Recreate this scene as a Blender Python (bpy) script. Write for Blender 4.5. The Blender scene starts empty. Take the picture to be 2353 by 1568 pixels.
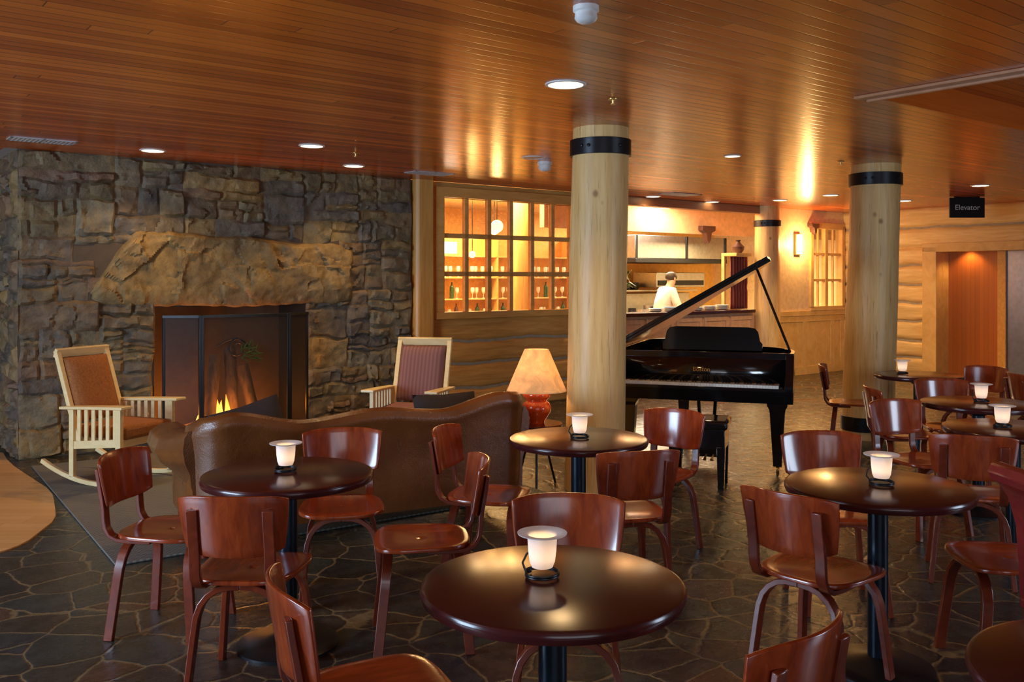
import bpy, bmesh, math, random
from mathutils import Vector, Matrix, noise
random.seed(11)
sc=bpy.context.scene
COL=sc.collection
ANG=math.radians(37.9); CA,SA=math.cos(ANG),math.sin(ANG)
def UV(u,v,z=0): return Vector((u*CA-v*SA,u*SA+v*CA,z))
V=Vector

# ------------------------------------------------------------ materials
class M:
    def __init__(s,name):
        s.mat=bpy.data.materials.new(name); s.mat.use_nodes=True
        s.nt=s.mat.node_tree; s.n=s.nt.nodes; s.l=s.nt.links
        s.b=s.n['Principled BSDF']; s.out=s.n['Material Output']
    def node(s,t,**k):
        x=s.n.new(t)
        for a,b in k.items(): setattr(x,a,b)
        return x
    def put(s,sock,v):
        if hasattr(v,'is_output'): s.l.new(v,sock)
        else: sock.default_value=v
    def math(s,op,a,b=0.0,c=None):
        x=s.node('ShaderNodeMath',operation=op); s.put(x.inputs[0],a); s.put(x.inputs[1],b)
        if c is not None: s.put(x.inputs[2],c)
        return x.outputs[0]
    def obj(s): return s.node('ShaderNodeTexCoord').outputs['Object']
    def mapping(s,vec,scale=(1,1,1),loc=(0,0,0)):
        x=s.node('ShaderNodeMapping'); s.l.new(vec,x.inputs[0]); x.inputs['Scale'].default_value=scale; x.inputs['Location'].default_value=loc
        return x.outputs[0]
    def noise(s,vec,scale=5,detail=4,rough=.55,dist=0):
        x=s.node('ShaderNodeTexNoise'); s.l.new(vec,x.inputs['Vector']); x.inputs['Scale'].default_value=scale
        x.inputs['Detail'].default_value=detail; x.inputs['Roughness'].default_value=rough; x.inputs['Distortion'].default_value=dist
        return x.outputs['Fac']
    def ramp(s,fac,stops):
        x=s.node('ShaderNodeValToRGB'); s.put(x.inputs[0],fac); e=x.color_ramp.elements
        while len(e)<len(stops): e.new(.5)
        for i,(p,c) in enumerate(stops): e[i].position=p; e[i].color=(*c,1)
        return x.outputs[0]
    def mix(s,f,a,b,mode='MIX'):
        x=s.node('ShaderNodeMix',data_type='RGBA',blend_type=mode); s.put(x.inputs[0],f)
        for sk,v in ((x.inputs[6],a),(x.inputs[7],b)):
            if hasattr(v,'is_output'): s.l.new(v,sk)
            else: sk.default_value=(*v,1)
        return x.outputs[2]
    def bump(s,h,strength=.3,dist=.01):
        x=s.node('ShaderNodeBump'); s.l.new(h,x.inputs['Height']); x.inputs['Strength'].default_value=strength; x.inputs['Distance'].default_value=dist
        s.l.new(x.outputs[0],s.b.inputs['Normal'])
    def set(s,col=None,rough=None,metal=None,spec=None,coat=None,emis=None,es=None,trans=None,sheen=None):
        b=s.b.inputs
        if col is not None:
            if hasattr(col,'is_output'): s.l.new(col,b['Base Color'])
            else: b['Base Color'].default_value=(*col,1)
        if rough is not None: s.put(b['Roughness'],rough)
        if metal is not None: b['Metallic'].default_value=metal
        if spec is not None: b['Specular IOR Level'].default_value=spec
        if coat is not None: b['Coat Weight'].default_value=coat; b['Coat Roughness'].default_value=.12
        if emis is not None: 
            if hasattr(emis,'is_output'): s.l.new(emis,b['Emission Color'])
            else: b['Emission Color'].default_value=(*emis,1)
            s.put(b['Emission Strength'],es)
        if trans is not None: b['Transmission Weight'].default_value=trans
        return s.mat

def wood(name,c1,c2,rough=.3,scale=(1.5,12,12),bump=.1,knots=False,coat=None,streak=1.0,spec=None):
    m=M(name); o=m.obj(); v=m.mapping(o,scale)
    n=m.noise(v,2.2*streak,6,.6,.6)
    col=m.ramp(n,[(.3,c1),(.7,c2)])
    if knots:
        vo=m.node('ShaderNodeTexVoronoi'); vo.inputs['Scale'].default_value=3.4; m.l.new(m.mapping(o,(1,1,.8),(.3,.7,.1)),vo.inputs['Vector'])
        k=m.ramp(vo.outputs['Distance'],[(.04,(.8,.8,.8)),(.10,(0,0,0))])
        col=m.mix(k,col,(c1[0]*.45,c1[1]*.3,c1[2]*.25))
        fine=m.noise(m.mapping(o,(34,34,1.6)),1.5,5,.65,.4)
        col=m.mix(1,col,m.ramp(fine,[(.30,(.55,.50,.42)),(.42,(.95,.94,.92)),(.8,(1.06,1.05,1.03))]),'MULTIPLY')
    m.set(col,rough,coat=coat,spec=spec)
    if bump: m.bump(n,bump,.004)
    return m.mat
def plain(name,c,rough=.5,metal=0,coat=None,var=.12,nscale=14,bump=0.05):
    m=M(name); o=m.obj(); n=m.noise(o,nscale,4)
    col=m.ramp(n,[(.3,tuple(x*(1-var) for x in c)),(.7,tuple(min(1,x*(1+var)) for x in c))])
    m.set(col,rough,metal,coat=coat)
    if bump: m.bump(n,bump,.003)
    return m.mat
def emit(name,c,s):
    m=M(name); o=m.obj(); n=m.noise(o,3,2)
    m.set(c,.5,emis=m.ramp(n,[(.2,tuple(x*.9 for x in c)),(.8,c)]),es=s); return m.mat
def boards(name,c1,c2,bw,bl,rough,coat=None,grain=.35,gapd=.25,axis=0,spec=None,gw=.05):
    m=M(name); o=m.obj(); s=m.node('ShaderNodeSeparateXYZ'); m.l.new(o,s.inputs[0])
    X,Y=(s.outputs[0],s.outputs[1]) if axis==0 else (s.outputs[2],s.outputs[0])
    yy=m.math('DIVIDE',Y,bw); iy=m.math('FLOOR',yy); fy=m.math('FRACT',yy)
    wn=m.node('ShaderNodeTexWhiteNoise',noise_dimensions='1D'); m.l.new(iy,wn.inputs['W'])
    xx=m.math('ADD',m.math('DIVIDE',X,bl),m.math('MULTIPLY',wn.outputs['Value'],17.3)); ix=m.math('FLOOR',xx); fx=m.math('FRACT',xx)
    cb=m.node('ShaderNodeCombineXYZ'); m.l.new(ix,cb.inputs[0]); m.l.new(iy,cb.inputs[1])
    w2=m.node('ShaderNodeTexWhiteNoise',noise_dimensions='2D'); m.l.new(cb.outputs[0],w2.inputs['Vector'])
    sc_=(1.2,22,22) if axis==0 else (22,22,1.2)
    g=m.noise(m.mapping(o,sc_),1.6,5,.6,.8)
    f=m.math('ADD',m.math('MULTIPLY',w2.outputs['Value'],1-grain),m.math('MULTIPLY',g,grain))
    col=m.ramp(f,[(.1,c1),(.9,c2)])
    gy=m.math('MINIMUM',fy,m.math('SUBTRACT',1.0,fy)); gx=m.math('MULTIPLY',m.math('MINIMUM',fx,m.math('SUBTRACT',1.0,fx)),bl/bw)
    gap=m.math('MINIMUM',gy,gx)
    gm=m.ramp(gap,[(gw*.3,(gapd,gapd,gapd)),(gw,(1,1,1))])
    col=m.mix(1.0,col,gm,'MULTIPLY')
    m.set(col,rough,coat=coat,spec=spec)
    h=m.math('ADD',m.math('MULTIPLY',m.math('MINIMUM',gap,.08),6.0),m.math('MULTIPLY',w2.outputs['Value'],.25))
    m.bump(h,.25,.004)
    return m.mat

MAT={}
MAT['ceil']=boards('ceiling_boards',(.40,.070,.006),(.80,.195,.020),.09,4.5,.22,grain=.38,gapd=.28,spec=.5)
MAT['orange_panel']=boards('orange_panelling',(.44,.12,.02),(.50,.145,.025),.07,3,.35,axis=1,gapd=.7)
MAT['maple']=boards('maple_floor',(.70,.37,.12),(.80,.45,.16),.09,1.6,.25,gapd=.75,gw=.03)
MAT['log']=wood('peeled_log',(.74,.44,.15),(.94,.66,.29),.42,(6,6,.6),.2,True)
MAT['logwall']=wood('log_wall_wood',(.58,.26,.055),(.80,.44,.12),.4,(1.0,9,12),.12)
MAT['logwallE']=wood('log_wall_wood_pale',(.70,.44,.14),(.90,.66,.28),.4,(9,1,12),.12)
MAT['timber']=wood('honey_timber',(.58,.27,.055),(.76,.40,.10),.38,(9,9,.8),.1)
MAT['chink']=plain('chinking',(.40,.33,.22),.8)
MAT['trimw']=wood('honey_trim',(.66,.32,.07),(.84,.46,.13),.32,(1.5,8,8),.06)
MAT['trimpale']=wood('pale_trim',(.68,.40,.12),(.84,.55,.21),.38,(3,3,3),.06)
MAT['trimceil']=wood('ceiling_trim',(.46,.20,.09),(.56,.26,.13),.35,(2,8,8),.06)
MAT['chair']=wood('cherry_plywood',(.20,.026,.008),(.38,.064,.014),.2,(3,14,4),.02,coat=.5)
MAT['chairleg']=wood('cherry_leg',(.12,.018,.008),(.22,.036,.012),.25,(6,6,6),.03,coat=.3)
MAT['table']=wood('dark_mahogany_top',(.040,.008,.009),(.070,.013,.012),.19,(2,9,9),.012,spec=.45)
MAT['iron']=plain('black_iron',(.022,.022,.025),.38,.6)
MAT['pedestal']=plain('blue_black_steel',(.012,.022,.035),.28,.5)
MAT['lacquer']=plain('black_lacquer',(.006,.006,.007),.09,0,1.0,bump=0)
MAT['ivory']=plain('ivory_keys',(.85,.84,.76),.3,bump=0)
MAT['gold']=plain('brass',(.75,.5,.18),.28,1)
m=M('brown_leather'); o=m.obj(); n=m.noise(o,3,5); n5=m.noise(o,7,6,.6,1.0); vo=m.node('ShaderNodeTexVoronoi'); vo.inputs['Scale'].default_value=160; m.l.new(o,vo.inputs['Vector'])
m.set(m.ramp(n,[(.3,(.11,.034,.008)),(.7,(.21,.072,.018))]),m.math('MULTIPLY_ADD',n5,.3,.15)); m.bump(m.math('ADD',m.math('MULTIPLY',vo.outputs['Distance'],.2),m.math('MULTIPLY',n5,1.5)),.35,.008); MAT['leather']=m.mat
MAT['darkfab']=plain('dark_velvet',(.03,.02,.018),.8,nscale=60)
MAT['redwood']=wood('red_lacquered_wood',(.20,.016,.018),(.32,.032,.026),.22,(8,3,3),.02,coat=.4)
def fabric(name,c1,c2,sc_=60,k=.8):
    m=M(name); o=m.obj(); s=m.node('ShaderNodeSeparateXYZ'); m.l.new(o,s.inputs[0])
    w=m.math('SINE',m.math('MULTIPLY',s.outputs[1],sc_*2)); w=m.math('MULTIPLY_ADD',w,.5,.5); n=m.noise(o,90,2)
    m.set(m.mix(m.math('MULTIPLY',w,k),c1,c2),.85); m.bump(n,.4,.003); return m.mat
MAT['fab_purple']=fabric('plum_striped_fabric',(.26,.12,.105),(.17,.065,.065),90)
MAT['fab_rust']=plain('rust_fabric',(.33,.12,.03),.85,nscale=70,var=.25)
MAT['rockwood']=wood('pale_ash',(.80,.60,.28),(.92,.74,.40),.32,(3,3,9),.03)
MAT['steel']=plain('brushed_steel',(.42,.42,.42),.38,1)
MAT['steeld']=plain('elevator_steel',(.36,.40,.46),.28,1)
MAT['cream']=plain('cream_paint',(.85,.64,.38),.5,bump=0)
MAT['pinkcream']=plain('salmon_paint',(.78,.46,.27),.5,bump=0)
MAT['yellow']=plain('amber_plaster',(.85,.50,.14),.6)
MAT['white']=plain('white_plastic',(.82,.82,.80),.35,bump=0)
MAT['ventw']=plain('vent_metal',(.55,.58,.6),.35,.3)
MAT['black']=plain('soot_black',(.012,.010,.008),.9)
MAT['bottleg']=plain('green_glass_bottle',(.03,.09,.03),.1,bump=0)
MAT['glassy']=plain('glassware',(.85,.85,.82),.08,bump=0)
MAT['curtain']=plain('red_curtain',(.25,.055,.04),.85)
MAT['leaf']=plain('leaf_green',(.03,.09,.02),.5)
MAT['clay']=plain('dark_clay',(.10,.04,.03),.4)
MAT['redcer']=plain('red_ceramic',(.62,.07,.012),.12,0,.8,bump=0)
MAT['skin']=plain('skin',(.55,.32,.22),.5,bump=0)
MAT['hair']=plain('dark_hair',(.03,.018,.01),.6)
MAT['chefw']=plain('white_cotton',(.75,.73,.70),.8)
MAT['trous']=plain('checked_grey_cotton',(.12,.12,.13),.8)
MAT['bark']=wood('charred_bark',(.03,.018,.012),(.16,.09,.05),.9,(9,9,2),.8)
MAT['bulb']=emit('lamp_lens',(1,.82,.50),6)
MAT['sconce_e']=emit('sconce_glow',(1,.72,.30),9)
MAT['globe_e']=emit('globe_glow',(1,.60,.18),7)
MAT['cool_e']=emit('cool_screen',(.75,.85,1),5)
MAT['offlens']=plain('frosted_lens',(.6,.5,.4),.4)
# flagstone floor
m=M('flagstone'); o=m.obj()
nn=m.node('ShaderNodeTexNoise'); m.l.new(o,nn.inputs['Vector']); nn.inputs['Scale'].default_value=2.6; nn.inputs['Detail'].default_value=5
wv=m.mix(.16,o,nn.outputs['Color'],'ADD')
ve=m.node('ShaderNodeTexVoronoi',feature='DISTANCE_TO_EDGE'); ve.inputs['Scale'].default_value=3.7; m.l.new(wv,ve.inputs['Vector'])
vc=m.node('ShaderNodeTexVoronoi'); vc.inputs['Scale'].default_value=3.7; m.l.new(wv,vc.inputs['Vector'])
sx=m.node('ShaderNodeSeparateColor'); m.l.new(vc.outputs['Color'],sx.inputs[0])
stone=m.ramp(sx.outputs[0],[(0,(.016,.020,.022)),(.3,(.044,.033,.023)),(.6,(.034,.042,.036)),(.85,(.030,.034,.038)),(1,(.085,.043,.024))])
n1=m.noise(o,9,8,.65); stone=m.mix(1,stone,m.ramp(n1,[(.25,(.4,.4,.4)),(.75,(1.6,1.6,1.6))]),'MULTIPLY')
grout=m.ramp(n1,[(.3,(.13,.095,.045)),(.7,(.26,.19,.095))])
e=m.ramp(ve.outputs['Distance'],[(.008,(0,0,0)),(.030,(1,1,1))])
m.set(m.mix(e,grout,stone),m.math('MULTIPLY_ADD',n1,.4,.07),spec=.6)
h=m.math('ADD',m.math('MULTIPLY',m.math('MINIMUM',ve.outputs['Distance'],.05),6),m.math('MULTIPLY',n1,.8)); m.bump(h,.5,.012)
MAT['floor']=m.mat
# stone with per-stone colour
m=M('field_stone'); at=m.node('ShaderNodeVertexColor',layer_name='Col'); o=m.obj(); n=m.noise(o,7,9,.65); n2=m.noise(o,38,5); n3=m.noise(o,2.0,3)
c_=m.mix(1,at.outputs[0],m.ramp(n,[(.3,(.50,.50,.52)),(.7,(1.45,1.4,1.3))]),'MULTIPLY')
m.set(m.mix(1,c_,m.ramp(n3,[(.35,(.85,.88,.98)),(.65,(1.12,1.05,.82))]),'MULTIPLY'),.68); m.bump(m.math('ADD',n,m.math('MULTIPLY',n2,.4)),.9,.02); MAT['stone']=m.mat
MAT['mortar']=plain('mortar',(.10,.07,.045),.9)
# rug
m=M('woven_rug'); o=m.obj(); ck=m.node('ShaderNodeTexChecker'); ck.inputs['Scale'].default_value=55; m.l.new(o,ck.inputs[0]); ck.inputs[1].default_value=(.22,.21,.17,1); ck.inputs[2].default_value=(.10,.10,.085,1)
n=m.noise(o,3,3); m.set(m.mix(.3,ck.outputs[0],m.ramp(n,[(.3,(.09,.10,.10)),(.7,(.22,.19,.14))])),.9); m.bump(ck.outputs[1],.5,.004); MAT['rug']=m.mat
# window glass (thin)
def thin(name,tint,gf,rough,bs):
    m=M(name); m.n.remove(m.b); t=m.node('ShaderNodeBsdfTransparent'); t.inputs[0].default_value=(*tint,1)
    g=m.node('ShaderNodeBsdfGlossy'); g.inputs['Roughness'].default_value=rough; o=m.obj(); n=m.noise(o,14,2)
    b=m.node('ShaderNodeBump'); b.inputs['Strength'].default_value=bs; b.inputs['Distance'].default_value=.01; m.l.new(n,b.inputs['Height']); m.l.new(b.outputs[0],g.inputs['Normal'])
    x=m.node('ShaderNodeMixShader'); x.inputs[0].default_value=gf; m.l.new(t.outputs[0],x.inputs[1]); m.l.new(g.outputs[0],x.inputs[2]); m.l.new(x.outputs[0],m.out.inputs[0]); return m.mat
MAT['glass']=thin('wavy_window_glass',(.97,.95,.90),.14,.06,.6)
m=M('fire_screen_mesh'); m.n.remove(m.b); t=m.node('ShaderNodeBsdfTransparent'); t.inputs[0].default_value=(1,1,1,1); g=m.node('ShaderNodeBsdfPrincipled'); g.inputs['Base Color'].default_value=(.02,.017,.014,1); g.inputs['Roughness'].default_value=.6
x=m.node('ShaderNodeMixShader'); x.inputs[0].default_value=.5; m.l.new(t.outputs[0],x.inputs[1]); m.l.new(g.outputs[0],x.inputs[2]); m.l.new(x.outputs[0],m.out.inputs[0]); MAT['mesh']=m.mat
def translucent(name,c,ecol,es,grad=None,tex=False,tf=.55):
    m=M(name); m.n.remove(m.b); o=m.obj(); n=m.noise(o,9,6,.6,.8)
    col=m.ramp(n,[(.35,tuple(x*(.6 if tex else .95) for x in c)),(.65,c)])
    d=m.node('ShaderNodeBsdfDiffuse'); t=m.node('ShaderNodeBsdfTranslucent'); m.l.new(col,d.inputs[0]); m.l.new(col,t.inputs[0])
    x=m.node('ShaderNodeMixShader'); x.inputs[0].default_value=tf; m.l.new(d.outputs[0],x.inputs[1]); m.l.new(t.outputs[0],x.inputs[2])
    e=m.node('ShaderNodeEmission'); e.inputs[0].default_value=(*ecol,1)
    if grad:
        s=m.node('ShaderNodeSeparateXYZ'); m.l.new(o,s.inputs[0]); r=m.ramp(m.math('MULTIPLY_ADD',s.outputs[2],grad[0],grad[1]),[(0,(.5,.5,.5)),(.35,(1,1,1)),(.9,(.12,.12,.12))])
        m.l.new(m.math('MULTIPLY',r,es),e.inputs[1])
    else: e.inputs[1].default_value=es
    a=m.node('ShaderNodeAddShader'); m.l.new(x.outputs[0],a.inputs[0]); m.l.new(e.outputs[0],a.inputs[1]); m.l.new(a.outputs[0],m.out.inputs[0]); return m.mat
MAT['frost']=translucent('frosted_glass_painted_glow',(.80,.80,.84),(1,.62,.34),.45,grad=(8,-.1),tf=.4)  # emission gradient puts the candle glow into the glass, brightest low down
MAT['shade']=translucent('parchment_shade',(.85,.62,.36),(1,.58,.26),.22,tex=True)
m=M('flame'); m.n.remove(m.b); o=m.obj(); s=m.node('ShaderNodeSeparateXYZ'); m.l.new(o,s.inputs[0]); e=m.node('ShaderNodeEmission')
m.l.new(m.ramp(m.math('MULTIPLY',s.outputs[2],2.2),[(.0,(1,.75,.3)),(.45,(1,.4,.05)),(1,(.9,.12,.01))]),e.inputs[0]); e.inputs[1].default_value=8; m.l.new(e.outputs[0],m.out.inputs[0]); MAT['flame']=m.mat

# ------------------------------------------------------------ mesh builder
class MB:
    def __init__(s): s.v=[]; s.f=[]; s.mi=[]; s.fc=[]; s.cur=0; s.col=(1,1,1)
    def add(s,vs,fs):
        o=len(s.v); s.v+= [tuple(x) for x in vs]
        for f in fs: s.f.append([o+i for i in f]); s.mi.append(s.cur); s.fc.append(s.col)
        return s
    def box(s,a,b,mx=None):
        (x0,y0,z0),(x1,y1,z1)=a,b
        vs=[V(p) for p in [(x0,y0,z0),(x1,y0,z0),(x1,y1,z0),(x0,y1,z0),(x0,y0,z1),(x1,y0,z1),(x1,y1,z1),(x0,y1,z1)]]
        if mx is not None: vs=[mx@p for p in vs]
        return s.add(vs,[(0,3,2,1),(4,5,6,7),(0,1,5,4),(1,2,6,5),(2,3,7,6),(3,0,4,7)])
    def sweep(s,path,wd,w,t):
        path=[V(p) for p in path]; wd=V(wd).normalized(); vs=[]; n=len(path)
        for i,p in enumerate(path):
            tg=(path[min(i+1,n-1)]-path[max(i-1,0)]).normalized(); nr=tg.cross(wd).normalized()
            ww=w[i] if isinstance(w,(list,tuple)) else w; tt=t[i] if isinstance(t,(list,tuple)) else t
            for a,b in ((-1,-1),(1,-1),(1,1),(-1,1)): vs.append(p+wd*a*ww/2+nr*b*tt/2)
        fs=[(3,2,1,0),tuple(4*(n-1)+k for k in range(4))]
        for i in range(n-1):
            for k in range(4): fs.append((4*i+k,4*i+(k+1)%4,4*i+4+(k+1)%4,4*i+4+k))
        return s.add(vs,fs)
    def tube(s,path,r,seg=10,closed=False):
        path=[V(p) for p in path]; n=len(path); vs=[]; up=None
        for i,p in enumerate(path):
            if closed: tg=(path[(i+1)%n]-path[i-1]).normalized()
            else: tg=(path[min(i+1,n-1)]-path[max(i-1,0)]).normalized()
            if up is None: up=V((0,0,1)) if abs(tg.z)<.9 else V((1,0,0))
            a=(up-tg*up.dot(tg)).normalized(); up=a; b=tg.cross(a); rr=r[i] if isinstance(r,(list,tuple)) else r
            for k in range(seg): q=2*math.pi*k/seg; vs.append(p+a*math.cos(q)*rr+b*math.sin(q)*rr)
        fs=[]
        for i in range(n if closed else n-1):
            j=(i+1)%n
            for k in range(seg): fs.append((i*seg+k,i*seg+(k+1)%seg,j*seg+(k+1)%seg,j*seg+k))
        if not closed: fs+= [tuple(range(seg))[::-1],tuple((n-1)*seg+k for k in range(seg))]
        return s.add(vs,fs)
    def lathe(s,prof,seg=36,c=(0,0,0),fn=None):
        vs=[];fs=[];n=len(prof)
        for r,z in prof:
            for k in range(seg):
                q=2*math.pi*k/seg; p=V((c[0]+max(r,1e-4)*math.cos(q),c[1]+max(r,1e-4)*math.sin(q),c[2]+z)); vs.append(fn(p) if fn else p)
        for i in range(n-1):
            for k in range(seg): fs.append((i*seg+k,i*seg+(k+1)%seg,(i+1)*seg+(k+1)%seg,(i+1)*seg+k))
        return s.add(vs,fs)
    def grid(s,fn,nu,nv):
        vs=[fn(i/nu,j/nv) for j in range(nv+1) for i in range(nu+1)]
        fs=[(j*(nu+1)+i,j*(nu+1)+i+1,(j+1)*(nu+1)+i+1,(j+1)*(nu+1)+i) for j in range(nv) for i in range(nu)]
        return s.add(vs,fs)
    def prism(s,poly,z0,z1,mx=None):
        n=len(poly); vs=[V((x,y,z0)) for x,y in poly]+[V((x,y,z1)) for x,y in poly]
        if mx is not None: vs=[mx@p for p in vs]
        return s.add(vs,[tuple(range(n))[::-1],tuple(range(n,2*n))]+[(i,(i+1)%n,n+(i+1)%n,n+i) for i in range(n)])
    def build(s,name,mats,parent=None,smooth=35,bevel=0,solid=0,loc=None,rz=None,label=None,cat=None,kind=None,color=False,recalc=True,subd=0):
        me=bpy.data.meshes.new(name); me.from_pydata(s.v,[],s.f)
        if not isinstance(mats,(list,tuple)): mats=[mats]
        for mt in mats: me.materials.append(MAT[mt])
        me.polygons.foreach_set('material_index',s.mi)
        if color:
            ca=me.color_attributes.new('Col','FLOAT_COLOR','CORNER'); k=0
            for p,c in zip(me.polygons,s.fc):
                for _ in p.loop_indices: ca.data[k].color=(*c,1); k+=1
        if recalc:
            bm=bmesh.new(); bm.from_mesh(me); bmesh.ops.recalc_face_normals(bm,faces=bm.faces); bm.to_mesh(me); bm.free()
        me.update()
        if smooth:
            me.polygons.foreach_set('use_smooth',[True]*len(me.polygons)); me.set_sharp_from_angle(angle=math.radians(smooth))
        ob=bpy.data.objects.new(name,me); COL.objects.link(ob)
        if parent is not None: ob.parent=parent
        if loc is not None: ob.location=loc
        if rz is not None: ob.rotation_euler=(0,0,rz)
        if solid:
            md=ob.modifiers.new('solid','SOLIDIFY'); md.thickness=solid; md.offset=0
        if bevel:
            md=ob.modifiers.new('bevel','BEVEL'); md.width=bevel; md.segments=2; md.limit_method='ANGLE'; md.angle_limit=math.radians(50)
        if subd:
            md=ob.modifiers.new('subd','SUBSURF'); md.levels=subd; md.render_levels=subd
        if label: ob['label']=label
        if cat: ob['category']=cat
        if kind: ob['kind']=kind
        return ob
def root(name,label,cat,loc=(0,0,0),rz=0,group=None):
    e=bpy.data.objects.new(name,None); e.empty_display_size=.1; COL.objects.link(e); e.location=loc; e.rotation_euler=(0,0,rz)
    e['label']=label; e['category']=cat
    if group: e['group']=group
    return e
def dup(r,loc,rz=0,label=None):
    n=r.copy(); COL.objects.link(n); n.location=loc; n.rotation_euler=(0,0,rz)
    if label: n['label']=label
    def rec(a,b):
        for ch in list(a.children):
            c=ch.copy(); COL.objects.link(c); c.parent=b; rec(ch,c)
    rec(r,n); return n
def light(kind,name,loc,e,col,size=.1,parent=None,rot=None,spot=None,blend=.6,sizey=None):
    l=bpy.data.lights.new(name,kind); l.energy=e; l.color=col
    if kind=='AREA':
        l.size=size
        if sizey: l.shape='RECTANGLE'; l.size_y=sizey
    else: l.shadow_soft_size=size
    if kind=='SPOT': l.spot_size=spot; l.spot_blend=blend
    o=bpy.data.objects.new(name,l); COL.objects.link(o); o.location=loc
    if rot is not None: o.rotation_euler=rot
    if parent is not None: o.parent=parent
    return o
WARM=(1,.64,.28)

# ------------------------------------------------------------ room shell
CH=2.74
MB().box((-9,-7,-.1),(17,14.5,0)).build('floor','floor',rz=ANG,kind='structure',smooth=0)
c=MB()
for a,b in (((-8,-7),(5.28,9)),((8.8,-7),(16,9)),((5.28,-7),(8.8,0)),((5.28,3.14),(8.8,9)),((-8,9.02),(1.4,12))): c.box((a[0],a[1],CH),(b[0],b[1],CH+.05))
c.build('ceiling','ceil',rz=ANG,kind='structure',smooth=0)
c=MB(); c.box((5.2,-.1,2.92),(8.9,3.24,2.97)); c.box((5.24,-.1,CH+.051),(5.279,3.24,2.92)); c.box((5.28,3.141,CH+.051),(8.8,3.2,2.92)); c.box((8.801,-.1,CH+.051),(8.86,3.24,2.92)); c.box((5.28,-.06,CH+.051),(8.8,-.001,2.92))
c.build('ceiling_recess','ceil',rz=ANG,kind='structure',smooth=0)
t=MB(); t.box((5.20,-.1,CH-.02),(5.30,3.2,CH)); t.box((5.275,-.1,CH-.035),(5.30,3.16,CH-.015))
t.build('trim_1','trimceil',rz=ANG,kind='structure',bevel=.004)
MB().box((-8,11.9,0),(1.4,12,CH)).build('wall_left','cream',rz=ANG,kind='structure',smooth=0)
# curved maple floor inlay
pts=[(-4.75,8.5),(-4.35,7.9),(-3.84,7.3),(-3.45,6.85),(-3.2,6.4),(-3.02,6.05),(-2.97,5.75),(-2.93,5.5),(-2.98,5.3),(-3.2,5.0),(-3.7,4.7),(-6,4.4),(-7.5,8.5)]
pts2=[]; 
for i in range(len(pts)):
    a,b=pts[i],pts[(i+1)%len(pts)]; pts2+=[(a[0]*.75+b[0]*.25,a[1]*.75+b[1]*.25),(a[0]*.25+b[0]*.75,a[1]*.25+b[1]*.75)]
MB().prism(pts2,0,.008).build('floor_maple','maple',kind='structure',smooth=0)
# interior ceiling & rear walls
MB().box((5.6,9.14,2.86),(16.5,14,2.9)).build('ceiling_kitchen','cream',rz=ANG,kind='structure',smooth=0)
MB().box((5.6,13.6,0),(16.5,13.7,2.86)).build('wall_kitchen_back','yellow',rz=ANG,kind='structure',smooth=0)
MB().box((16.4,9.13,0),(16.5,13.6,2.86)).build('wall_kitchen_side','cream',rz=ANG,kind='structure',smooth=0)
MB().box((5.6,9.3,0),(5.7,13.6,2.86)).build('wall_bar_side','yellow',rz=ANG,kind='structure',smooth=0)

def logwall(mb,a0,a1,z0,z1,f,course=.27,seed=0,depth=.05,edge=None):
    n=max(1,round((z1-z0)/course)); ch=(z1-z0)/n; na=max(2,int((a1-a0)/.06))
    def jz(k,a):
        if k==0: return z0
        if k==n: return z1
        return z0+k*ch+.03*noise.noise(V((a*1.6,k*7.1+seed,0)))+.016*noise.noise(V((a*6,k*3.1+seed,4)))
    for k in range(n):
        def wf(i,j,k=k):
            a=a0+(a1-a0)*i; lo=jz(k,a)+(.012 if k else 0); hi=jz(k+1,a)-(.012 if k<n-1 else 0)
            q=2*j-1; return f(a,lo+(hi-lo)*j,depth*math.sqrt(max(0,1-abs(q)**5*.96))+.012*noise.noise(V((a*2,k*5+seed,j*2))))
        mb.cur=0; mb.grid(wf,na,12)
        if k<n-1:
            mb.cur=1; mb.grid(lambda i,j,k=k:f(a0+(a1-a0)*i,jz(k+1,a0+(a1-a0)*i)+(j-.5)*.034,.02),na,1)
    mb.cur=0
W=MB(); fN=lambda a,z,d:V((a,9.06-d,z))
logwall(W,5.84,8.62,0,1.14,fN,.30,3)
W.box((5.88,9.06,0),(8.62,9.12,1.14)); W.box((5.88,9.02,2.56),(8.62,9.12,CH)); W.box((8.02,9.02,1.14),(8.62,9.12,2.56))
W.build('wall_back',['logwall','chink'],rz=ANG,kind='structure')
MB().lathe([(.0,0),(.155,0),(.155,1.2),(.15,2.0),(.15,CH),(0,CH)],48,(0,0,0),fn=lambda p:V((5.70+max(-.135,min(.135,p.x))+.004*noise.noise(p*2),9.05+max(-.12,min(.12,p.y)),p.z))).build('log_post','timber',rz=ANG,label='squared honey timber post between stonework and window wall',cat='post')
w=MB()
w.box((5.86,8.96,1.12),(8.14,9.10,1.20)); w.box((5.86,8.97,2.56),(8.14,9.10,2.68)); w.box((5.86,8.97,1.20),(5.98,9.10,2.56)); w.box((8.02,8.97,1.20),(8.14,9.10,2.56))
for i in range(1,6): u=5.98+2.04*i/6; w.box((u-.028,9.0,1.2),(u+.028,9.06,2.56))
for k in (1,2): z=1.2+1.36*k/3; w.box((5.98,9.0,z-.028),(8.02,9.06,z+.028))
wo=w.build('window_1','trimw',rz=ANG,kind='structure',bevel=.004)
MB().box((5.98,9.028,1.2),(8.02,9.034,2.56)).build('window_pane','glass',parent=wo,smooth=0)
MB().box((8.60,8.98,2.62),(12.3,9.14,CH)).build('trim_2','trimceil',rz=ANG,kind='structure',bevel=.006)
MB().box((8.62,8.96,0),(8.78,9.16,2.62)).build('trim_3','trimw',rz=ANG,kind='structure',bevel=.006)
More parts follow.
